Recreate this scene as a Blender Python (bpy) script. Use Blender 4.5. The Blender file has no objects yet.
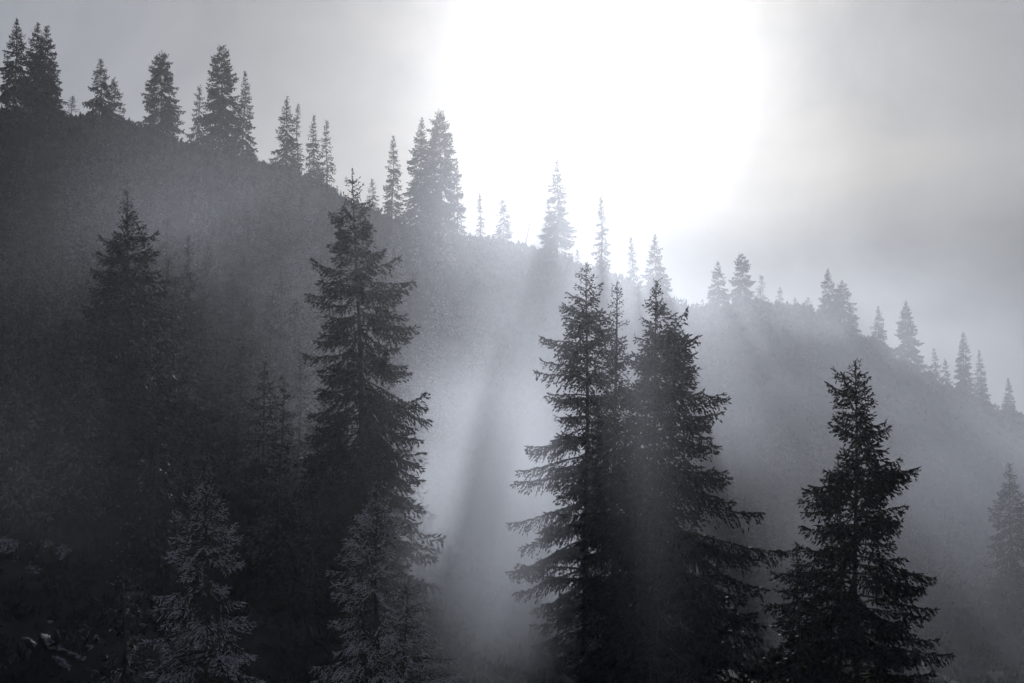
import bpy, math, random
import numpy as np

R = math.radians
scene = bpy.context.scene
COL = scene.collection
rng = np.random.default_rng(11)
random.seed(5)

# ------------------------------------------------------------------ camera geometry
W, H = 1024, 683
FPX = 1407.0
PITCH = R(6.4)
CP, SP = math.cos(PITCH), math.sin(PITCH)


def ray(px, py):
    """direction of a photograph point, scaled to a depth of one metre along +Y"""
    u = (px - W / 2) / FPX
    v = (H / 2 - py) / FPX
    d = np.array([u, CP - v * SP, SP + v * CP])
    return d / d[1]


def at(px, py, depth):
    return ray(px, py) * depth


def project(p):
    p = np.asarray(p, float)
    f = p[..., 1] * CP + p[..., 2] * SP
    v = (-p[..., 1] * SP + p[..., 2] * CP) / f
    return W / 2 + FPX * p[..., 0] / f, H / 2 - FPX * v


SUN_DIR = ray(598, 36)
SUN_DIR = SUN_DIR / np.linalg.norm(SUN_DIR)
SUN_EL = math.asin(SUN_DIR[2])
SUN_AZ = math.atan2(SUN_DIR[0], SUN_DIR[1])

# ------------------------------------------------------------------ node helpers


def new_mat(name):
    m = bpy.data.materials.new(name)
    m.use_nodes = True
    m.node_tree.nodes.clear()
    return m, m.node_tree


def N(nt, t, **kw):
    n = nt.nodes.new(t)
    for k, v in kw.items():
        setattr(n, k, v)
    return n


def L(nt, a, b):
    nt.links.new(a, b)


def ramp(nt, fac, stops):
    r = N(nt, 'ShaderNodeValToRGB')
    e = r.color_ramp.elements
    while len(e) < len(stops):
        e.new(0.5)
    for el, (p, c) in zip(e, stops):
        el.position = p
        el.color = (*c, 1)
    L(nt, fac, r.inputs[0])
    return r.outputs[0]


def math_node(nt, op, a, b=None, c=None, clamp=False):
    n = N(nt, 'ShaderNodeMath', operation=op)
    n.use_clamp = clamp
    for i, v in enumerate((a, b, c)):
        if v is None:
            continue
        if isinstance(v, (int, float)):
            n.inputs[i].default_value = v
        else:
            L(nt, v, n.inputs[i])
    return n.outputs[0]


def smooth(nt, v, a, b):
    n = N(nt, 'ShaderNodeMapRange', interpolation_type='SMOOTHSTEP')
    n.inputs[1].default_value = a
    n.inputs[2].default_value = b
    n.inputs[3].default_value = 0
    n.inputs[4].default_value = 1
    L(nt, v, n.inputs[0])
    return n.outputs[0]


def surface_mat(name, stops, scale, rough=0.75, spec=0.25, bump=0.0, detail=6):
    m, nt = new_mat(name)
    tc = N(nt, 'ShaderNodeTexCoord')
    nz = N(nt, 'ShaderNodeTexNoise')
    nz.inputs['Scale'].default_value = scale
    nz.inputs['Detail'].default_value = detail
    L(nt, tc.outputs['Object'], nz.inputs['Vector'])
    col = ramp(nt, nz.outputs['Fac'], stops)
    b = N(nt, 'ShaderNodeBsdfPrincipled')
    b.inputs['Roughness'].default_value = rough
    b.inputs['Specular IOR Level'].default_value = spec
    L(nt, col, b.inputs['Base Color'])
    if bump:
        bp = N(nt, 'ShaderNodeBump')
        bp.inputs['Strength'].default_value = bump
        L(nt, nz.outputs['Fac'], bp.inputs['Height'])
        L(nt, bp.outputs[0], b.inputs['Normal'])
    o = N(nt, 'ShaderNodeOutputMaterial')
    L(nt, b.outputs[0], o.inputs['Surface'])
    return m


M_NEEDLE = surface_mat('spruce_needles', [(0.3, (.018, .022, .029)), (0.7, (.036, .042, .049))], 0.8, 0.7, 0.2)
M_NEEDLE_FAR = M_NEEDLE
M_FROST = surface_mat('frosted_needles', [(0.3, (.45, .46, .49)), (0.7, (.62, .63, .67))], 1.5, 0.8, 0.2)
M_DUST = surface_mat('rime_dusted_needles', [(0.3, (.08, .085, .095)), (0.7, (.20, .205, .225))], 1.0, 0.8, 0.2)
M_BARK = surface_mat('spruce_bark', [(0.3, (.04, .037, .036)), (0.7, (.085, .078, .074))], 3.0, 0.9, 0.1)
M_GROUND = surface_mat('forest_floor', [(0.3, (.022, .024, .027)), (0.5, (.036, .038, .040)), (0.75, (.060, .060, .060))],
                       0.09, 0.95, 0.05, 0.5, 10)
M_SCRUB = surface_mat('dwarf_pine_needles', [(0.32, (.010, .012, .015)), (0.5, (.035, .038, .042)), (0.68, (.085, .088, .095))], 0.08, 0.85, 0.1)
M_SNOW = surface_mat('old_snow', [(0.35, (.03, .031, .035)), (0.5, (.11, .113, .125)), (0.65, (.30, .31, .34))], 5.0, 0.7, 0.2, 0.4)

# ------------------------------------------------------------------ mesh helpers


class MB:
    """collects quads and triangles with a material index, builds one mesh"""

    def __init__(self):
        self.v, self.q, self.t, self.qm, self.tm, self.n = [], [], [], [], [], 0

    def verts(self, a):
        a = np.asarray(a, float).reshape(-1, 3)
        self.v.append(a)
        self.n += len(a)
        return self.n - len(a)

    def quads(self, idx, mi=0):
        idx = np.asarray(idx, int).reshape(-1, 4)
        self.q.append(idx)
        self.qm.append(np.broadcast_to(np.asarray(mi, int), (len(idx),)))

    def tube(self, pts, rad, sides=5):
        pts = np.asarray(pts, float)
        rad = np.asarray(rad, float)
        k = len(pts)
        d = np.gradient(pts, axis=0)
        d /= np.linalg.norm(d, axis=1)[:, None] + 1e-9
        ref = np.where(np.abs(d[:, 2:3]) > 0.8, np.array([[1., 0, 0]]), np.array([[0, 0, 1.]]))
        a = np.cross(d, ref)
        a /= np.linalg.norm(a, axis=1)[:, None] + 1e-9
        b = np.cross(d, a)
        th = np.arange(sides) / sides * 2 * math.pi
        ring = pts[:, None] + rad[:, None, None] * (a[:, None] * np.cos(th)[None, :, None] + b[:, None] * np.sin(th)[None, :, None])
        s = self.verts(ring)
        i = np.arange(k - 1)[:, None] * sides
        j = np.arange(sides)[None]
        jn = (j + 1) % sides
        self.quads(np.stack([s + i + j, s + i + jn, s + i + sides + jn, s + i + sides + j], -1))

    def mesh(self, name, mats, smooth_shade=False):
        me = bpy.data.meshes.new(name)
        v = np.concatenate(self.v).astype(np.float32)
        q = np.concatenate(self.q)
        mi = np.concatenate(self.qm).astype(np.int32)
        me.vertices.add(len(v))
        me.vertices.foreach_set('co', v.ravel())
        me.loops.add(q.size)
        me.loops.foreach_set('vertex_index', q.ravel().astype(np.int32))
        me.polygons.add(len(q))
        me.polygons.foreach_set('loop_start', (np.arange(len(q)) * 4).astype(np.int32))
        me.polygons.foreach_set('material_index', mi)
        if smooth_shade:
            me.polygons.foreach_set('use_smooth', np.ones(len(q), bool))
        for m in mats:
            me.materials.append(m)
        me.update(calc_edges=True)
        return me


def link(name, me, parent=None, loc=None):
    o = bpy.data.objects.new(name, me)
    COL.objects.link(o)
    if parent is not None:
        o.parent = parent
    if loc is not None:
        o.location = loc
    return o


# ------------------------------------------------------------------ terrain
# surveyed points: where the slopes are, as photograph point + depth in metres
SURVEY = [
    # the crest, from the left shoulder to the far right spur
    (-160, 116, 300), (0, 130, 300), (60, 134, 300), (120, 138, 300), (190, 150, 300), (250, 158, 300), (300, 174, 302), (345, 200, 304), (390, 228, 300),
    (430, 250, 300), (480, 268, 302), (530, 282, 306), (590, 288, 318), (640, 294, 335), (700, 303, 370),
    (750, 306, 400), (800, 320, 420), (850, 337, 436), (905, 366, 450), (950, 384, 462), (1000, 408, 474),
    (1060, 440, 485), (1180, 500, 505),
    # the dark left slope
    (-160, 250, 210), (0, 220, 225), (110, 240, 225), (220, 260, 225), (320, 290, 225), (400, 330, 228),
    (-160, 400, 120), (0, 350, 150), (100, 400, 140), (200, 420, 145), (300, 450, 145),
    (0, 480, 105), (-160, 520, 80), (100, 560, 90), (210, 620, 84), (0, 660, 62), (120, 720, 62), (-160, 720, 44),
    (330, 560, 112), (370, 700, 78), (300, 760, 60),
    # the gully in the middle and the far right slope
    (480, 440, 232), (560, 470, 238), (470, 580, 140), (550, 620, 135), (460, 730, 82), (560, 770, 84),
    (660, 460, 290), (760, 470, 310), (860, 480, 335), (960, 510, 360), (1060, 540, 380),
    (660, 600, 190), (760, 620, 190), (880, 620, 200), (1010, 600, 205), (1130, 600, 230),
    (660, 770, 92), (760, 780, 90), (870, 760, 94), (980, 760, 98), (1100, 760, 100),
]
CTRL = [at(*s) for s in SURVEY]
# behind the crest the ground falls away; round the camera there is the shoulder it stands on
for px, py, d, drop in [(-160, 100, 390, 30), (0, 116, 390, 34), (190, 138, 390, 36), (345, 182, 390, 36), (430, 232, 390, 36), (530, 268, 396, 34),
                        (640, 290, 430, 36), (750, 306, 500, 38), (850, 337, 540, 40), (950, 384, 570, 40),
                        (1060, 440, 590, 40), (1200, 500, 620, 40)]:
    p = at(px, py, d)
    base = at(px, py, d - 85)[2]
    CTRL.append(np.array([p[0], p[1], base - drop]))
CTRL += [np.array(p, float) for p in [
    (0, -10, -2), (0, 8, -3.2), (-20, 0, -2.0), (20, 0, -5), (0, 30, -10), (-25, 30, -7), (25, 35, -14),
    (60, 0, -14), (-60, 0, 4), (0, -60, 4), (80, 60, -22),
    (-70, 50, 10), (-300, 300, 105), (-300, 100, 60), (300, 200, -40), (330, 420, -8), (300, 60, -45),
    (-200, 600, 0), (0, 650, -20), (250, 700, -40), (-350, 520, 40)]]
CTRL = np.array(CTRL)


def tps_kernel(d2):
    return np.where(d2 > 1e-9, d2 * np.log(d2 + 1e-12) * 0.5, 0)


_S = 100.0
_c = CTRL[:, :2] / _S
_n = len(_c)
_K = tps_kernel(((_c[:, None] - _c[None]) ** 2).sum(-1)) + np.eye(_n) * 0.0015
_P = np.hstack([np.ones((_n, 1)), _c])
_A = np.block([[_K, _P], [_P.T, np.zeros((3, 3))]])
_w = np.linalg.solve(_A, np.concatenate([CTRL[:, 2], np.zeros(3)]))

_ph = rng.uniform(0, 6.28, (24, 2))
_fr = np.concatenate([rng.normal(0, .035, (8, 2)), rng.normal(0, .12, (8, 2)), rng.normal(0, .35, (8, 2))])
_am = np.array([.8] * 8 + [.28] * 8 + [.11] * 8)


def ground(x, y):
    x = np.asarray(x, float)
    y = np.asarray(y, float)
    sh = x.shape
    q = np.stack([x.ravel(), y.ravel()], -1)
    qc = np.clip(q, [-420, -120], [420, 760])
    qs = qc / _S
    z = tps_kernel(((qs[:, None] - _c[None]) ** 2).sum(-1)) @ _w[:_n] + _w[_n] + qs @ _w[_n + 1:]
    over = np.linalg.norm(q - qc, axis=1)
    z = z - np.minimum(over * .12, 60)
    for k in range(24):
        z = z + _am[k] * np.sin(q @ _fr[k] + _ph[k, 0])
    return z.reshape(sh)


gx = np.unique(np.concatenate([np.linspace(-900, -260, 24), np.arange(-260, 330, 3.0), np.linspace(330, 900, 22)]))
gy = np.unique(np.concatenate([np.linspace(-260, -20, 14), np.arange(-20, 620, 3.0), np.linspace(620, 1300, 26)]))
GX, GY = np.meshgrid(gx, gy)
GZ = ground(GX, GY)
GZ += (np.abs(GX - 30) < 300) * (GY > 20) * rng.normal(0, .16, GZ.shape)
mb = MB()
mb.verts(np.stack([GX, GY, GZ], -1))
ny, nx = GX.shape
i = (np.arange(ny - 1)[:, None] * nx + np.arange(nx - 1)[None]).ravel()
mb.quads(np.stack([i, i + 1, i + nx + 1, i + nx], -1))
terrain = link('terrain', mb.mesh('terrain', [M_GROUND], True))
terrain['kind'] = 'structure'
terrain['label'] = 'dark forested slope falling from the left crest into the gully'
terrain['category'] = 'hillside'

# the skyline that this ground really makes: for each column, the highest point and its depth
_yy = np.arange(230, 560, 2.0)


def crest(px):
    u = np.array([ray(px, 300)[0]])
    x = u * _yy
    sx, sy = project(np.stack([x, _yy, ground(x, _yy)], -1))
    k = int(np.argmin(sy))
    return _yy[k], sy[k]


# ------------------------------------------------------------------ spruce trees


def spruce(seed, height, radius, base=0.06, spacing=0.45, per=6, twig=0.2, spray=(0.3, 0.1), gap=0.12,
           top_el=40, low_el=-18, lean=(0, 0), frost=0.0, sway=0.25, clump=0.0, upturn=22, trunk_r=None, rime=None, vary=(.62, 1.08), side=1.0, hang=0.45, bare=.22, tint=(0, 1)):
    """trunk mesh and crown mesh of a spruce: whorls of drooping limbs, side twigs and needle sprays.
    radius(t, c) is the limb length at t (0 tip, 1 ground) on the side c = cos(azimuth)"""
    g = np.random.default_rng(seed)
    tm, cm = MB(), MB()
    zs = np.linspace(0, height, 26)
    f = zs / height
    p1, p2 = g.uniform(0, 6.28, 2)
    ox = lean[0] * f ** 1.3 + sway * np.sin(f * 5 + p1) * f * (1 - f) * 2
    oy = lean[1] * f ** 1.3 + sway * np.sin(f * 4 + p2) * f * (1 - f) * 2
    r0 = trunk_r or (0.008 * height + 0.04)
    tm.tube(np.stack([ox, oy, zs - (zs == 0) * 0.6], -1), r0 * (1 - f) ** 0.85 + 0.012, 7)
    P, D, LEN, WID, FR = [], [], [], [], []

    # leader
    lead = np.linspace(0.95, 1.0, 12)
    for ff in lead:
        for _ in range(3):
            a = g.uniform(0, 6.28)
            P.append([[np.interp(ff, f, ox), np.interp(ff, f, oy), ff * height]])
            D.append([[math.cos(a) * .4, math.sin(a) * .4, .9]])
            LEN.append([spray[0] * .5])
            WID.append([spray[1] * .45])
            FR.append([0.9])
    z = height * 0.985
    az = g.uniform(0, 6.28)
    cl = g.uniform(0, 6.28, 6)
    while z > base * height:
        t = 1 - z / height
        npw = per if t > .12 else max(3, int(per * .7))
        for k in range(npw):
            az += 2.39996 + g.normal(0, .25)
            c = math.cos(az)
            if g.random() < gap * (0.4 + t):
                continue
            cv = 1 + clump * (math.sin(az * 2 + cl[0] + z * 1.1) * .6 + math.sin(z * 2.3 + cl[1]) * .5)
            if cv < 0.45 and t > .1:
                continue
            rr = radius(t, c)
            Lb = rr * g.uniform(*vary) * (0.75 + .25 * cv)
            if g.random() < .08:
                Lb *= 1.1
            Lb = max(Lb, .18)
            zb = z + g.uniform(-.9, .9) * spacing
            ff = min(max(zb / height, 0), .995)
            e0 = R(top_el + (low_el - top_el) * min(1, t * 1.9) + g.normal(0, 10))
            K = 7
            u = np.linspace(0, 1, K)
            el = e0 - R(14) * np.sin(u * math.pi * .8) + R(upturn) * u ** 2.2
            bend = az + g.normal(0, .12) * u
            ds = Lb / (K - 1)
            dv = np.stack([np.cos(el) * np.cos(bend), np.cos(el) * np.sin(bend), np.sin(el)], -1)
            pts = np.zeros((K, 3))
            pts[0] = [np.interp(ff, f, ox), np.interp(ff, f, oy), zb]
            pts[1:] = pts[0] + np.cumsum(dv[:-1] * ds, 0)
            rb = max(.012, .014 * Lb + .008)
            tm.tube(pts, rb * (1 - u) ** .8 + .006, 3)
            # side twigs
            nt = max(3, int(Lb / twig))
            ut = np.clip((np.arange(nt) + g.uniform(0, 1, nt)) / nt, 0, 1) ** .8
            ut = bare + (1 - bare) * ut if Lb > 1.2 else ut
            s = np.where(np.arange(nt) % 2 == 0, 1., -1.)
            bp = np.stack([np.interp(ut, u, pts[:, i]) for i in range(3)], -1)
            bd = np.stack([np.interp(ut, u, dv[:, i]) for i in range(3)], -1)
            sd = np.stack([-np.sin(np.full(nt, az)), np.cos(np.full(nt, az)), np.zeros(nt)], -1) * s[:, None]
            tl = side * np.minimum((.12 + .38 * Lb * (1 - ut) ** .7 * np.minimum(1, ut * 3.5)), 1.1) * g.uniform(.6, 1.15, nt)
            td = bd * .55 + sd * g.uniform(.35, 1.0, (nt, 1)) + np.array([0, 0, -1.]) * g.uniform(.05, hang * 1.6, (nt, 1))
            td /= np.linalg.norm(td, axis=1)[:, None]
            # sprays along each twig
            m = np.maximum(1, np.ceil(tl / (spray[0] * .48)).astype(int))
            rep = np.repeat(np.arange(nt), m)
            w_ = np.concatenate([np.linspace(0, 1, mm) if mm > 1 else np.array([.4]) for mm in m])
            pos = bp[rep] + td[rep] * (tl[rep] * w_)[:, None]
            pos[:, 2] -= .22 * tl[rep] * w_ ** 2
            dr = td[rep] + g.normal(0, .28, (len(rep), 3))
            ln = spray[0] * g.uniform(.65, 1.25, len(rep))
            P.append(pos)
            D.append(dr)
            ks = min(1.0, .42 + .4 * Lb / (spray[0] * 3.2))
            LEN.append(ln * ks)
            WID.append(spray[1] * g.uniform(.7, 1.3, len(rep)) * ks)
            FR.append(.35 + .65 * np.maximum(w_, ut[rep] ** 3))
            # the limb's own needles and its tip
            nb = max(3, int(Lb / (spray[0] * .5)))
            ub = np.linspace(.25 if Lb > 1 else 0, 1, nb)
            P.append(np.stack([np.interp(ub, u, pts[:, i]) for i in range(3)], -1))
            D.append(np.stack([np.interp(ub, u, dv[:, i]) for i in range(3)], -1) + g.normal(0, .3, (nb, 3)))
            LEN.append(spray[0] * g.uniform(.8, 1.3, nb) * ks)
            WID.append(spray[1] * g.uniform(.8, 1.3, nb) * ks)
            FR.append(.4 + .6 * ub)
        z -= spacing * g.uniform(.75, 1.25) * (.5 + .75 * min(1, t * 3))
    P = np.concatenate([np.asarray(a, float) for a in P])
    D = np.concatenate([np.asarray(a, float) for a in D])
    LEN = np.concatenate([np.asarray(a, float) for a in LEN])
    WID = np.concatenate([np.asarray(a, float) for a in WID])
    FR = np.concatenate([np.asarray(a, float) for a in FR])
    D /= np.linalg.norm(D, axis=1)[:, None] + 1e-9
    rnd = g.normal(0, 1, P.shape)
    sd = np.cross(D, rnd)
    sd /= np.linalg.norm(sd, axis=1)[:, None] + 1e-9
    v = np.stack([P - D * (LEN * .15)[:, None], P + D * (LEN * .35)[:, None] + sd * (WID * .5)[:, None],
                  P + D * (LEN * .85)[:, None], P + D * (LEN * .35)[:, None] - sd * (WID * .5)[:, None]], 1)
    s0 = cm.verts(v)
    cm.quads(s0 + np.arange(len(P) * 4).reshape(-1, 4), (g.random(len(P)) < FR ** 2 * frost).astype(int))
    return tm.mesh('trunk', [M_BARK], True), cm.mesh('crown', [M_NEEDLE, rime or M_FROST])


def tree(name, meshes, loc, label, group=None, rz=0.0, scale=1.0, category='tree', parts=('trunk', 'crown')):
    e = bpy.data.objects.new(name, None)
    COL.objects.link(e)
    e.empty_display_size = 1
    e.location = [float(a) for a in loc]
    e.rotation_euler = (0, 0, rz)
    e.scale = (scale, scale, scale)
    e['label'] = label
    e['category'] = category
    if group:
        e['group'] = group
    link(parts[0], meshes[0], e)
    if meshes[1] is not None:
        link(parts[1], meshes[1], e)
    return e


def profile(tip, depth, left, right, height):
    """limb length from outline readings [(photo y, px)] on either side, at the tree's own depth"""
    s = depth / FPX
    tl = np.array([((y - tip) * s / height, w * s) for y, w in left])
    tr = np.array([((y - tip) * s / height, w * s) for y, w in right])

    def fn(t, c):
        a = np.interp(t, tl[:, 0], tl[:, 1])
        b = np.interp(t, tr[:, 0], tr[:, 1])
        return a + (b - a) * (c + 1) / 2
    return fn


def hero(seed, px, py, depth, left, right, label, group=None, foot=None, foot_y=None, **kw):
    """a near tree: its tip is at px, py; its foot stands on the ground under foot (photo x) at depth"""
    if foot_y is not None:      # nearest depth at which the ground shows at that height of the photograph
        for d in np.arange(depth, 40, -1.0):
            u = ray(px, foot_y)[0] * d
            if project(np.array([u, d, float(ground(np.array([u]), np.array([d]))[0])]))[1] >= foot_y:
                break
        depth = float(d)
        print(px, 'depth', depth)
    tip = at(px, py, depth)
    bx = ray(foot if foot is not None else px, 600)[0] * depth
    bz = float(ground(np.array([bx]), np.array([depth]))[0])
    h = tip[2] - bz
    fn = profile(py, depth, left, right, h)
    me = spruce(seed, h, fn, lean=(tip[0] - bx, 0), **kw)
    return tree('spruce_tree', me, (bx, depth, bz), label, group)


FG = 'large dark spruces standing in the near slope'
dense = dict(spacing=.48, per=8, twig=.10, spray=(.37, .13), hang=.7)
near = dict(spacing=.56, per=7, twig=.10, spray=(.36, .125), hang=.65)
hero(21, 352, 170, 97,
     [(170, 3), (190, 11), (215, 17), (240, 32), (265, 32), (290, 48), (330, 54), (360, 50), (390, 64), (430, 70), (480, 62), (560, 50)],
     [(170, 3), (190, 11), (215, 20), (240, 24), (265, 44), (290, 50), (330, 58), (360, 62), (390, 82), (430, 78), (480, 64), (560, 50)],
     'tall pointed spruce with layered drooping boughs, standing alone left of the bright mist', FG, foot=364,
     low_el=-22, upturn=34, gap=.2, clump=.5, vary=(.5, 1.1), base=.04, **near)
hero(22, 127, 195, 98,
     [(195, 3), (215, 10), (240, 22), (262, 34), (285, 38), (310, 42), (340, 48), (370, 52), (400, 54), (470, 52)],
     [(195, 3), (215, 10), (240, 22), (262, 36), (285, 40), (310, 48), (340, 44), (370, 62), (400, 76), (470, 60)],
     'dark bushy spruce on the shadowed left slope with one long low bough', FG,
     low_el=-20, upturn=26, gap=.12, clump=.25, **near)
hero(23, 586, 264, 101,
     [(264, 3), (285, 14), (310, 20), (340, 42), (365, 46), (400, 56), (430, 60), (480, 70), (560, 74), (680, 80)],
     [(264, 3), (285, 14), (310, 20), (340, 28), (400, 40), (480, 50), (680, 60)],
     'left spire of the big dark spruce clump, its boughs paling into bright mist', FG,
     bare=.06, low_el=-10, upturn=22, gap=.16, clump=.45, vary=(.45, 1.12), **near)
hero(24, 617, 283, 93,
     [(283, 3), (300, 8), (320, 14), (350, 20), (420, 30), (560, 50), (700, 60)],
     [(283, 3), (300, 8), (320, 9), (350, 13), (420, 26), (560, 50), (700, 60)],
     'slender middle spruce between the two broader spires of the big dark clump', FG, foot=614,
     bare=.06, low_el=-8, upturn=20, gap=.2, clump=.4, **near)
hero(25, 656, 282, 89,
     [(282, 3), (300, 9), (320, 15), (350, 21), (385, 36), (440, 60), (500, 76), (600, 86), (740, 90)],
     [(282, 3), (300, 11), (320, 26), (350, 46), (385, 64), (420, 64), (440, 70), (470, 84), (500, 114), (540, 128), (600, 122), (683, 128), (760, 130)],
     'broadest near-black spruce of the clump, long boughs reaching right', FG,
     bare=.06, low_el=-14, upturn=24, gap=.1, clump=.45, vary=(.5, 1.06), **dense)
hero(26, 855, 362, 92,
     [(362, 3), (375, 9), (395, 28), (415, 30), (440, 30), (465, 18), (490, 52), (520, 52), (560, 72), (600, 90), (683, 104), (760, 105)],
     [(362, 3), (375, 13), (395, 16), (415, 20), (440, 36), (470, 50), (490, 52), (520, 80), (560, 68), (600, 82), (683, 98), (760, 100)],
     'ragged black spruce with see-through upper boughs, alone at lower right', FG,
     low_el=0, upturn=20, gap=.2, clump=.65, vary=(.5, 1.12), **dense)
hero(27, 838, 458, 90.5,
     [(458, 2), (480, 7), (520, 12), (600, 18), (700, 26)], [(458, 2), (480, 7), (520, 12), (600, 18), (700, 26)],
     'thin dark spruce pole hugging the left side of the ragged lower-right spruce', FG,
     low_el=-10, gap=.3, clump=.5, **near)
hero(28, 797, 552, 88,
     [(552, 3), (575, 14), (600, 22), (683, 40), (760, 50)], [(552, 3), (575, 14), (600, 22), (683, 40), (760, 50)],
     'short dark spruce with a blunt top at the left foot of the ragged spruce', FG, **near)
FRG = 'hoar-frosted young spruces on the lower slope'
hero(31, 207, 470, 78, foot_y=725, left=[(470, 3), (490, 12), (510, 25), (540, 42), (580, 48), (620, 62), (683, 68), (740, 70)], right=[(470, 3), (490, 14), (510, 24), (540, 34), (580, 36), (620, 60), (683, 66), (740, 70)],
     label='frosted young spruce on the dark lower left slope, broad at its foot', group=FRG,
     frost=1.25, upturn=28, low_el=-16, gap=.12, spacing=.4, per=6, twig=.09, spray=(.24, .042))
hero(32, 378, 488, 73, foot_y=745, left=[(488, 3), (505, 16), (530, 34), (560, 48), (600, 56), (683, 74), (760, 80)], right=[(488, 3), (505, 16), (520, 30), (560, 26), (600, 36), (683, 60), (760, 70)],
     label='frosted young spruce with crisp pale twigs, right in front of the tall pointed spruce', group=FRG,
     frost=1.25, upturn=26, low_el=-12, gap=.12, spacing=.38, per=6, twig=.08, spray=(.21, .038))
hero(33, 406, 583, 67, foot_y=750, left=[(583, 3), (600, 15), (630, 26), (660, 36), (760, 50)], right=[(583, 3), (600, 18), (630, 34), (660, 56), (760, 80)],
     label='lowest frosted spruce, its pale top just right of another frosted one', group=FRG,
     frost=1.25, upturn=26, low_el=-12, gap=.12, spacing=.36, per=6, twig=.08, spray=(.2, .036))
hero(34, 124, 538, 84, foot_y=715, left=[(538, 3), (560, 12), (600, 22), (683, 36), (720, 40)], right=[(538, 3), (560, 12), (600, 22), (683, 36), (720, 40)],
     label='small dim spruce at lower left, left of the broad frosted one', group=FRG,
     frost=.12, spacing=.42, per=6, twig=.1, spray=(.24, .045))
mid = dict(spacing=.5, per=8, twig=.2, spray=(.5, .18))
hero(41, 1010, 465, 190,
     [(465, 3), (490, 10), (510, 22), (540, 24), (600, 26)], [(465, 3), (490, 10), (510, 22), (540, 24), (600, 26)],
     'faint grey spruce in mid slope mist at the right edge', None, gap=.2, **mid)

# ------------------------------------------------------------------ skyline trees
far = dict(spacing=.66, per=9, twig=.16, spray=(.62, .27), hang=.6)
RG = 'spruces along the misty skyline'
SKY = [
    # tip x, tip y, half width, shape, extra depth, label
    (17, 20, 24, 'w', -6, 'leftmost skyline spruce, tall with a needle-thin tip'),
    (38, 24, 26, 'w', -2, 'left spire of the double-topped spruce pair at the upper left skyline'),
    (47, 27, 28, 'w', 3, 'right spire of the double-topped spruce pair at the upper left skyline'),
    (73, 97, 10, 'n', 4, 'tiny pale spruce tip in the gap right of the double-topped pair'),
    (101, 60, 24, 'w', 0, 'skyline spruce with a broad cone, right of the upper left pair'),
    (114, 80, 22, 'w', -4, 'lower companion spruce tucked against the right flank of a broad cone'),
    (162, 54, 24, 'c', 0, 'blunt column-shaped skyline spruce standing clear on both sides'),
    (199, 88, 14, 's', 5, 'sparse half-bare spruce left of the tallest skyline spire'),
    (222, 47, 24, 'c', -2, 'tall ragged skyline spire with a narrower neighbour on its right'),
    (245, 72, 16, 'w', -2, 'narrow skyline spruce pressed against the right of a taller ragged spire'),
    (287, 98, 20, 'w', 0, 'squat dark skyline spruce, first of the group sloping down rightward'),
    (298, 106, 10, 's', 3, 'thin see-through spruce just right of the squat skyline spruce'),
    (314, 117, 14, 'w', 2, 'small round-shouldered spruce on the sloping skyline beside a thin one'),
    (327, 122, 12, 's', 4, 'slim last spruce of the sloping group, above the tall pointed near spruce'),
    (372, 180, 13, 'w', 4, 'little spruce tip low on the skyline left of the central cluster'),
    (393, 137, 12, 'n', 0, 'slender spruce at the left edge of the dense central skyline cluster'),
    (422, 118, 22, 'w', -3, 'broad left half of the dense central skyline cluster'),
    (440, 113, 22, 'c', 2, 'tallest top of the dense central skyline cluster, blunt and dark'),
    (457, 160, 12, 'w', -8, 'lower right shoulder spruce of the dense central skyline cluster'),
    (480, 195, 6, 'n', 4, 'faint thin spruce right of the central skyline cluster'),
    (503, 201, 12, 'c', 6, 'pale rounded spruce fading in the glare between cluster and tall grey spire'),
    (548, 200, 9, 'n', 2, 'shorter grey spruce at the left side of the tall spire below the sun'),
    (557, 160, 19, 'w', 0, 'tall grey spire right under the sun glare, boughs soft with mist'),
    (577, 250, 9, 'w', -6, 'low grey spruce at the right foot of the tall spire below the sun'),
    (601, 198, 13, 's', 8, 'ghostly sparse spruce nearly lost in the brightest glare'),
    (631, 238, 10, 'w', 0, 'small pale spruce between the ghostly one and a rounder misty one'),
    (655, 236, 20, 'w', 0, 'rounder misty spruce above the dark near clump'),
    (718, 262, 17, 'w', 4, 'soft pale spruce, first of the trio at the start of the far spur'),
    (741, 256, 17, 'c', 0, 'darkest middle spruce of the trio at the start of the far spur'),
    (761, 276, 9, 's', 4, 'twiggy see-through spruce closing the trio on the far spur'),
    (780, 288, 7, 'n', 2, 'tiny lone spruce between the trio and the big double spruce'),
    (795, 300, 7, 'n', 3, 'dwarf spruce, left of two beside the big far-spur double spruce'),
    (808, 299, 8, 'n', 3, 'dwarf spruce touching the left side of the big far-spur double spruce'),
    (828, 270, 18, 'w', 0, 'taller left half of the big double spruce on the far spur'),
    (842, 281, 22, 'w', 2, 'leaning broad right half of the big double spruce on the far spur'),
    (878, 308, 14, 'w', 0, 'medium far-spur spruce left of a wide conical one'),
    (906, 302, 22, 'w', 0, 'wide conical spruce over the ragged near spruce at lower right'),
    (934, 350, 8, 's', 2, 'bare wispy spruce just right of the wide conical far spruce'),
    (945, 360, 8, 'n', 2, 'stubby little spruce on the far spur beside a wispy one'),
    (963, 333, 12, 'n', 0, 'slim clear-cut spruce on the lower far spur'),
    (979, 351, 11, 'w', 2, 'shorter twin right beside the slim clear-cut far spruce'),
    (1008, 379, 10, 'w', 0, 'last small spruce on the spur at the right edge'),
]
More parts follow.
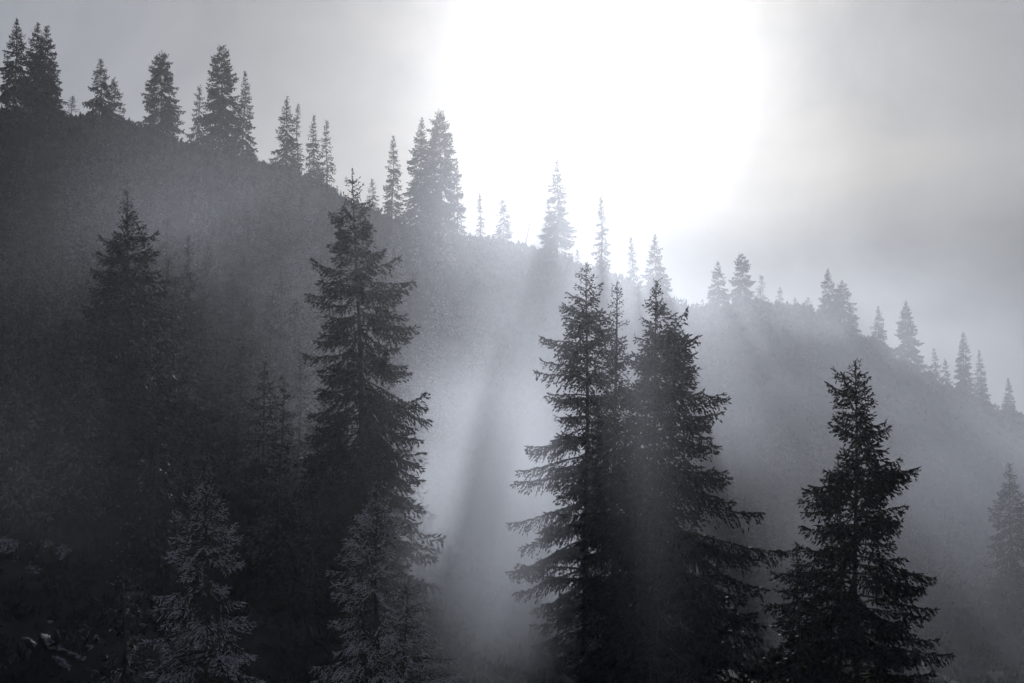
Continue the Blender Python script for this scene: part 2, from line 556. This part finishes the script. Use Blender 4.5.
for i, (px, py, hw, shp, dd, lab) in enumerate(SKY):
    yc, cy = crest(px)
    d = yc + dd - 3
    tip = at(px, py, d)
    gz = float(ground(tip[0:1], np.array([d]))[0]) - .3
    h = max(tip[2] - gz, 3.0)
    rad = hw * d / FPX
    Hpx = h * FPX / d
    full = min(1.0, 85.0 / Hpx)
    if shp == 'w':
        fn = lambda t, c, rad=rad, k=full: rad * min(1.15, (t / k + .02) ** .85)
    elif shp == 'c':
        fn = lambda t, c, rad=rad, k=full: rad * min(1.0, .10 + 1.0 * (t / k) ** .62)
    elif shp == 'n':
        fn = lambda t, c, rad=rad, k=full: rad * min(1.0, (t / k * 1.2 + .03) ** .7)
    else:
        fn = lambda t, c, rad=rad, k=full: rad * min(1.0, .18 + .9 * t / k)
    kw = dict(far)
    if h < 9:
        kw.update(spacing=.5, twig=.3, spray=(.5, .18))
    me = spruce(100 + i, h, fn, gap=.42 if shp == 's' else (.24 if 530 < px < 585 else .16), clump=.6 if shp in 's' else .45,
                low_el=-14, upturn=22, sway=.5, base=.03, **kw)
    tree('spruce_tree', me, (tip[0], d, gz), lab, RG)

# leaning bare snag and dead poles on the skyline


def snag(px0, py0, px1, py1, d, label, n=9, seed=1):
    g = np.random.default_rng(seed)
    a, b = at(px0, py0, d), at(px1, py1, d)
    a[2] = min(a[2], float(ground(a[0:1], np.array([d]))[0]) - .2)
    tm, brs = MB(), []
    K = 9
    u = np.linspace(0, 1, K)[:, None]
    b = b - a
    pts = b * u + np.sin(u * 3) * np.array([[.25, .2, 0]])
    tm.tube(pts, .17 * (1 - u[:, 0]) + .04, 6)
    for k in range(n):
        t = g.uniform(.35, .97)
        p = np.array([np.interp(t, u[:, 0], pts[:, i]) for i in range(3)])
        az = g.uniform(0, 6.28)
        l = (1.2 - t) * g.uniform(1.0, 2.2)
        q = np.stack([p, p + l * .5 * np.array([math.cos(az), math.sin(az), .25]), p + l * np.array([math.cos(az), math.sin(az), .1])])
        br = MB()
        br.tube(q, [.045, .03, .012], 4)
        brs.append(br)
    e = tree('dead_tree', (tm.mesh('trunk', [M_BARK], True), None), a, label, None, category='dead tree')
    for br in brs:
        link('branch', br.mesh('branch', [M_BARK], True), e)


snag(514, 282, 531, 214, 303, 'bare leaning dead trunk beside the grey spires below the sun', 12, 4)

# ------------------------------------------------------------------ forest on the slopes (not told apart in the mist)
VAR = []
for k in range(8):
    hh = 14.0
    wid = [3.4, 2.7, 3.9, 3.0, 3.5, 2.5, 4.1, 3.2][k]
    VAR.append((spruce(300 + k, hh, (lambda t, c, wid=wid: wid * min(1.1, (t * 1.15 + .03) ** .8)), gap=.14, clump=.35,
                       low_el=-16, upturn=24, sway=.4, spacing=.68, per=8, twig=.2, spray=(.5, .2), hang=.6, base=.02,
                       rime=M_DUST, frost=[0, .9, .5, 0, .9, .2, .7, 0][k]), hh))
LEFT_G = 'dark spruces covering the left slope'
RIGHT_G = 'pale spruces on the far slope in the mist'
LEFT_L = 'dark spruce merging into the shadowed forest on the left slope'
RIGHT_L = 'pale grey spruce half dissolved in the mist on the far slope'
MID_L = 'dim spruce low in the gully behind the big near spruces'
pr = np.random.default_rng(77)
placed = []
cnt = {'l': 0, 'r': 0, 'm': 0}


def fill(n, pxr, dr, hr, key, label, group, sep, margin):
    tries = 0
    got = 0
    while got < n and tries < n * 60:
        tries += 1
        px = pr.uniform(*pxr)
        d = pr.uniform(*dr)
        x = ray(px, 400)[0] * d
        z = float(ground(np.array([x]), np.array([d]))[0])
        sx, sy = project(np.array([x, d, z]))
        if sy > 760 or sx < -25 or sx > 1050:
            continue
        if 395 < sx < 540 and d < 170:
            continue
        yc, cy = crest(px)
        if d > yc - (6 if margin > 0 else 1):
            continue
        h = pr.uniform(*hr)
        tx, ty = project(np.array([x, d, z + h]))
        if ty < cy + margin:
            continue
        if any((x - a) ** 2 + (d - b) ** 2 < sep ** 2 for a, b in placed):
            continue
        placed.append((x, d))
        me, hh = VAR[int(pr.integers(len(VAR)))]
        tree('spruce_tree', me, (x, d, z - .3), label, group, pr.uniform(0, 6.28), h / hh)
        got += 1
    return got


for px, py, d, h in [(-2, 150, 200, 0), (30, 178, 190, 0), (60, 230, 175, 0), (10, 250, 160, 0), (40, 300, 140, 0), (75, 300, 150, 0),
                     (5, 330, 120, 0), (95, 420, 120, 0), (165, 400, 135, 0), (30, 410, 110, 0), (60, 470, 100, 0), (180, 330, 180, 0),
                     (230, 380, 160, 0), (270, 430, 140, 0), (300, 470, 125, 0), (250, 480, 120, 0), (330, 540, 100, 0), (280, 560, 95, 0)]:
    tip = at(px, py, d)
    gz = float(ground(tip[0:1], np.array([d]))[0])
    h = tip[2] - gz
    if not 4 < h < 24:
        h = 13
    me, hh = VAR[int(pr.integers(len(VAR)))]
    placed.append((tip[0], d))
    tree('spruce_tree', me, (tip[0], d, gz - .3), LEFT_L, LEFT_G, pr.uniform(0, 6.28), h / hh)
nl = fill(165, (-20, 430), (85, 296), (9, 17), 'l', LEFT_L, LEFT_G, 3.8, 8)
nr = fill(70, (640, 1040), (230, 470), (7, 14), 'r', RIGHT_L, RIGHT_G, 6, 10)
nm = fill(24, (430, 640), (120, 290), (7, 13), 'm', MID_L, 'dim spruces in the middle gully', 6, 12)
nc = fill(34, (-15, 480), (268, 301), (4.5, 10), 'l', LEFT_L, LEFT_G, 2.6, -14)
print('filled', nl, nr, nm, nc)

# ------------------------------------------------------------------ undergrowth and snow
mb = MB()
n = 19000
ux = ray(0, 400)[0]
dd = np.concatenate([pr.uniform(38, 330, n), pr.uniform(230, 490, n)])
dd = pr.permutation(dd)
xx = pr.uniform(-.42, .42, n * 2) * dd
zz = ground(xx, dd)
keep = (pr.random(n * 2) < np.where(xx < dd * .02, .75, .55))
xx, dd, zz = xx[keep], dd[keep], zz[keep]
n = len(xx)
k = 22
sc = (.35 + np.minimum(dd, 300) / 380)[:, None, None] * pr.choice([.4, .6, .8, 1.2], n)[:, None, None]
P = np.stack([xx, dd, zz], -1)[:, None] + pr.normal(0, 1, (n, k, 3)) * np.array([.7, .7, .0]) * sc
rr = np.hypot(P[..., 0] - xx[:, None], P[..., 1] - dd[:, None]) / sc[..., 0]
P[..., 2] += pr.uniform(.15, 1, (n, k)) * np.maximum(.1, 1.25 - .55 * rr) * sc[..., 0]
Dv = pr.normal(0, .7, (n, k, 3)) + np.array([0, 0, .9])
Dv /= np.linalg.norm(Dv, axis=-1)[..., None]
Sv = np.cross(Dv, pr.normal(0, 1, (n, k, 3)))
Sv /= np.linalg.norm(Sv, axis=-1)[..., None]
ln = (pr.uniform(.5, 1.2, (n, k)) * sc[..., 0])[..., None]
wd = ln * .22
v = np.stack([P - Dv * ln * .2, P + Dv * ln * .3 + Sv * wd, P + Dv * ln, P + Dv * ln * .3 - Sv * wd], 2)
s0 = mb.verts(v)
mb.quads(s0 + np.arange(n * k * 4).reshape(-1, 4))
ug = link('undergrowth', mb.mesh('undergrowth', [M_SCRUB]))
ug['kind'] = 'stuff'
ug['label'] = 'low dwarf pine and heather scrub covering the slopes'
ug['category'] = 'undergrowth'



def snow_patch(px, py, depth, rx, ry, seed, label):
    g = np.random.default_rng(seed)
    c = at(px, py, depth)
    cell = .14
    nx_, ny_ = int(rx * 2 / cell), int(ry * 2 / cell)
    x = c[0] - rx + np.arange(nx_ + 1) * cell
    y = c[1] - ry + np.arange(ny_ + 1) * cell
    X_, Y_ = np.meshgrid(x, y)
    d2 = ((X_ - c[0]) / rx) ** 2 + ((Y_ - c[1]) / ry) ** 2
    f = np.zeros_like(X_)
    for k in range(12):
        kx, ky = g.normal(0, 2.6, 2)
        f += np.sin(X_ * kx + Y_ * ky + g.uniform(0, 6.28)) / 3
    Z_ = ground(X_, Y_) + .20 + .05 * f
    m = MB()
    m.verts(np.stack([X_, Y_, Z_], -1))
    ii = (np.arange(ny_)[:, None] * (nx_ + 1) + np.arange(nx_)[None]).ravel()
    keep_ = ((1 - d2 + 1.1 * f + g.normal(0, .12, f.shape)) > .55)[:-1, :-1].ravel()
    ii = ii[keep_]
    m.quads(np.stack([ii, ii + 1, ii + nx_ + 2, ii + nx_ + 1], -1))
    o_ = link('snow_patch', m.mesh('snow_patch', [M_SNOW], True))
    so_ = o_.modifiers.new('thickness', 'SOLIDIFY')
    so_.thickness = .06
    o_['label'] = label
    o_['category'] = 'snow patch'
    o_['group'] = 'old snow patches at the lower left'


def on_ground(px, py):
    for d in np.arange(35, 300, 1.0):
        x = ray(px, py)[0] * d
        if project(np.array([x, d, float(ground(np.array([x]), np.array([d]))[0])]))[1] <= py:
            return float(d)
    return 80.0


snow_patch(22, 552, on_ground(22, 552), 2.2, 3.2, 3, 'ragged old snow patch at the left edge, the upper one of two')
snow_patch(62, 640, on_ground(62, 640), 1.5, 2.4, 8, 'small broken snow patch near the lower left corner, the lower of two')

# ------------------------------------------------------------------ air: haze (even) and banks of mist lying in the valley


def box_mesh(name, lo, hi, mat):
    x0, y0, z0 = lo
    x1, y1, z1 = hi
    me = bpy.data.meshes.new(name)
    me.from_pydata([(x0, y0, z0), (x1, y0, z0), (x1, y1, z0), (x0, y1, z0), (x0, y0, z1), (x1, y0, z1), (x1, y1, z1), (x0, y1, z1)], [],
                   [(0, 3, 2, 1), (4, 5, 6, 7), (0, 1, 5, 4), (1, 2, 6, 5), (2, 3, 7, 6), (3, 0, 4, 7)])
    me.materials.append(mat)
    return me


HAZE_DENSITY = 0.00009
m, nt = new_mat('haze_air')
pv = N(nt, 'ShaderNodeVolumePrincipled')
pv.inputs['Color'].default_value = (.9, .94, 1, 1)
pv.inputs['Density'].default_value = HAZE_DENSITY
pv.inputs['Anisotropy'].default_value = .91
o = N(nt, 'ShaderNodeOutputMaterial')
L(nt, pv.outputs[0], o.inputs['Volume'])
zmin, zmax = float(GZ.min()), float(GZ.max())
haze = link('haze', box_mesh('haze', (-960, -320, zmin - 1), (960, 1360, 135), m))
haze['kind'] = 'stuff'
haze['label'] = 'thin even haze in the air over the whole slope'
haze['category'] = 'haze'
print('terrain z', zmin, zmax, 'sun el', math.degrees(SUN_EL), 'az', math.degrees(SUN_AZ))

MIST = True
if MIST:
    m, nt = new_mat('valley_mist')
    tc = N(nt, 'ShaderNodeTexCoord')
    sep = N(nt, 'ShaderNodeSeparateXYZ')
    L(nt, tc.outputs['Object'], sep.inputs[0])
    X, Y, Z = sep.outputs
    nz = N(nt, 'ShaderNodeTexNoise')
    nz.inputs['Scale'].default_value = .021
    nz.inputs['Detail'].default_value = 2.5
    nz.inputs['Roughness'].default_value = .55
    mp = N(nt, 'ShaderNodeMapping')
    mp.inputs['Scale'].default_value = (1, 1, 1.6)
    mp.inputs['Location'].default_value = (13, 4, 7)
    L(nt, tc.outputs['Object'], mp.inputs[0])
    L(nt, mp.outputs[0], nz.inputs['Vector'])
    puff = smooth(nt, nz.outputs['Fac'], .38, .62)
    # lies between the near spruces and the crest, thicker to the right and beyond the crest
    near_f = smooth(nt, Y, 100, 150)
    # distance to the right of the left hillside
    xr = math_node(nt, 'ADD', X, math_node(nt, 'MULTIPLY', Y, .10))
    right_f = smooth(nt, xr, 0, 60)
    side_f = math_node(nt, 'MULTIPLY', right_f, math_node(nt, 'SUBTRACT', 1, math_node(nt, 'MULTIPLY', smooth(nt, X, 12, 60), .6)))
    side_f = math_node(nt, 'ADD', math_node(nt, 'MULTIPLY', side_f, .96), .04)
    dens = math_node(nt, 'MULTIPLY', near_f, side_f)
    dens = math_node(nt, 'MULTIPLY', dens, math_node(nt, 'ADD', math_node(nt, 'MULTIPLY', puff, 1.1), .1))
    # thins out past the crest and above it
    past = math_node(nt, 'SUBTRACT', Y, math_node(nt, 'MULTIPLY', math_node(nt, 'MAXIMUM', math_node(nt, 'SUBTRACT', X, 10), 0), 1.3))
    past = math_node(nt, 'SUBTRACT', 1, smooth(nt, past, 300, 340))
    above = math_node(nt, 'ADD', Z, math_node(nt, 'MULTIPLY', X, .3))
    above = math_node(nt, 'ADD', above, math_node(nt, 'MULTIPLY', math_node(nt, 'MAXIMUM', math_node(nt, 'SUBTRACT', 300, Y), 0), .14))
    above = math_node(nt, 'SUBTRACT', 1, smooth(nt, above, 36, 74))
    dens = math_node(nt, 'MULTIPLY', math_node(nt, 'MULTIPLY', dens, past), above)
    dens = math_node(nt, 'MULTIPLY', dens, .0036)

    def bank(cx, cy, cz, rx, ry, rz, amount):
        # a soft-edged pocket of thicker mist, ragged by the same noise
        t = None
        for V, cc, rr in ((X, cx, rx), (Y, cy, ry), (Z, cz, rz)):
            q = math_node(nt, 'POWER', math_node(nt, 'ABSOLUTE', math_node(nt, 'DIVIDE', math_node(nt, 'SUBTRACT', V, cc), rr)), 2)
            t = q if t is None else math_node(nt, 'ADD', t, q)
        f = math_node(nt, 'EXPONENT', math_node(nt, 'MULTIPLY', t, -1))
        f = math_node(nt, 'MULTIPLY', f, math_node(nt, 'ADD', math_node(nt, 'MULTIPLY', puff, .95), .22))
        return math_node(nt, 'MULTIPLY', f, amount)

    dens = math_node(nt, 'ADD', dens, bank(-1, 122, -2, 8, 24, 17, .046))
    dens = math_node(nt, 'ADD', dens, bank(-2.5, 107, -8, 6.5, 9, 8, .052))
    dens = math_node(nt, 'ADD', dens, bank(1.6, 93, -2, 3.6, 7, 9, .06))
    dens = math_node(nt, 'ADD', dens, bank(-1.2, 78, -5, 3, 9, 6, .018))
    dens = math_node(nt, 'ADD', dens, bank(5.7, 64, -1, 1.2, 13, 9, .0042))
    veil = math_node(nt, 'MULTIPLY', math_node(nt, 'SUBTRACT', 1, smooth(nt, Y, 110, 170)), math_node(nt, 'SUBTRACT', 1, smooth(nt, Z, 4, 26)))
    veil = math_node(nt, 'MULTIPLY', veil, math_node(nt, 'ADD', math_node(nt, 'MULTIPLY', puff, .00022), .00008))
    veil = math_node(nt, 'MULTIPLY', veil, math_node(nt, 'SUBTRACT', 1, smooth(nt, X, -14, 2)))
    dens = math_node(nt, 'ADD', dens, veil)
    dens = math_node(nt, 'ADD', dens, bank(-29, 78, 1, 6, 10, 5, .0055))
    dens = math_node(nt, 'ADD', dens, bank(-35, 150, 21, 11, 22, 13, .0075))
    dens = math_node(nt, 'ADD', dens, bank(10, 262, 42, 24, 28, 12, .0055))
    dens = math_node(nt, 'ADD', dens, bank(85, 365, 40, 48, 40, 13, .005))
    dens = math_node(nt, 'ADD', dens, bank(-15.5, 114, 7, 7, 9, 11, .018))
    pv = N(nt, 'ShaderNodeVolumePrincipled')
    pv.inputs['Color'].default_value = (.80, .86, 1, 1)
    pv.inputs['Anisotropy'].default_value = .6
    L(nt, dens, pv.inputs['Density'])
    o = N(nt, 'ShaderNodeOutputMaterial')
    L(nt, pv.outputs[0], o.inputs['Volume'])
    m.cycles.volume_step_rate = .85
    mist = link('mist', box_mesh('mist', (-130, 25, -45), (200, 490, 96), m))
    mist['kind'] = 'stuff'
    mist['label'] = 'pale sunlit mist lying between the near spruces and the crest'
    mist['category'] = 'mist'

# ------------------------------------------------------------------ light
w = bpy.data.worlds.new('World')
scene.world = w
w.use_nodes = True
nt = w.node_tree
nt.nodes.clear()
sky = N(nt, 'ShaderNodeTexSky', sky_type='NISHITA')
sky.sun_disc = False
sky.sun_elevation = SUN_EL
sky.sun_rotation = SUN_AZ
sky.altitude = 1500
sky.air_density = 1.0
sky.dust_density = 2.6
sky.ozone_density = 1.0
bg = N(nt, 'ShaderNodeBackground')
bg.inputs['Strength'].default_value = .043
# high thin overcast: broken, streaky cloud low in the sky over the Nishita blue
tc = N(nt, 'ShaderNodeTexCoord')
mp = N(nt, 'ShaderNodeMapping')
mp.inputs['Scale'].default_value = (2.2, 2.2, 5)
mp.inputs['Rotation'].default_value = (0, R(12), 0)
L(nt, tc.outputs['Generated'], mp.inputs[0])
nz = N(nt, 'ShaderNodeTexNoise')
nz.inputs['Scale'].default_value = 2.2
nz.inputs['Detail'].default_value = 7
L(nt, mp.outputs[0], nz.inputs['Vector'])
sp = N(nt, 'ShaderNodeSeparateXYZ')
L(nt, tc.outputs['Generated'], sp.inputs[0])
low = math_node(nt, 'SUBTRACT', 1, smooth(nt, sp.outputs[2], .38, .75))
cover = math_node(nt, 'MULTIPLY', low, math_node(nt, 'ADD', math_node(nt, 'MULTIPLY', smooth(nt, nz.outputs['Fac'], .3, .7), .3), .5))
lower = math_node(nt, 'SUBTRACT', 1, smooth(nt, sp.outputs[2], .17, .3))
cover = math_node(nt, 'MAXIMUM', cover, math_node(nt, 'MULTIPLY', lower, .93))
mx = N(nt, 'ShaderNodeMix', data_type='RGBA')
L(nt, cover, mx.inputs['Factor'])
L(nt, sky.outputs[0], mx.inputs['A'])
nz2 = N(nt, 'ShaderNodeTexNoise')
nz2.inputs['Scale'].default_value = 7
nz2.inputs['Detail'].default_value = 8
nz2.inputs['Roughness'].default_value = .6
nz2.inputs['Distortion'].default_value = .6
L(nt, tc.outputs['Generated'], nz2.inputs['Vector'])
L(nt, ramp(nt, nz2.outputs['Fac'], [(.3, (6.4, 6.7, 7.4)), (.7, (9.6, 9.9, 10.6))]), mx.inputs['B'])
# a darker bank of cloud low down behind the crest
mx2 = N(nt, 'ShaderNodeMix', data_type='RGBA')
L(nt, math_node(nt, 'MULTIPLY', math_node(nt, 'SUBTRACT', 1, smooth(nt, math_node(nt, 'ADD', sp.outputs[2], math_node(nt, 'MULTIPLY', nz.outputs['Fac'], .12)), .17, .30)), .9), mx2.inputs['Factor'])
L(nt, mx.outputs['Result'], mx2.inputs['A'])
L(nt, ramp(nt, nz2.outputs['Fac'], [(.3, (3.9, 4.1, 4.5)), (.7, (5.6, 5.8, 6.3))]), mx2.inputs['B'])
L(nt, mx2.outputs['Result'], bg.inputs['Color'])
o = N(nt, 'ShaderNodeOutputWorld')
L(nt, bg.outputs[0], o.inputs['Surface'])

sl = bpy.data.lights.new('sun', 'SUN')
sl.energy = 3.0
sl.angle = R(.35)
sl.color = (1, .98, .95)
so = bpy.data.objects.new('sun', sl)
COL.objects.link(so)
from mathutils import Vector
so.rotation_euler = Vector([float(a) for a in SUN_DIR]).to_track_quat('Z', 'Y').to_euler()
so.location = (0, 0, 200)

cam = bpy.data.cameras.new('camera')
cam.sensor_width = 36
cam.lens = FPX / W * 36
cam.clip_start = .1
cam.clip_end = 6000
co = bpy.data.objects.new('camera', cam)
COL.objects.link(co)
co.rotation_euler = (math.pi / 2 + PITCH, 0, 0)
scene.camera = co

scene.view_settings.view_transform = 'Standard'
scene.view_settings.look = 'None'
scene.view_settings.exposure = 0
scene.view_settings.gamma = 1
c = scene.cycles
c.use_denoising = True
c.use_adaptive_sampling = True
c.adaptive_threshold = .03
c.max_bounces = 5
c.diffuse_bounces = 1
c.glossy_bounces = 1
c.volume_bounces = 0
c.transparent_max_bounces = 4
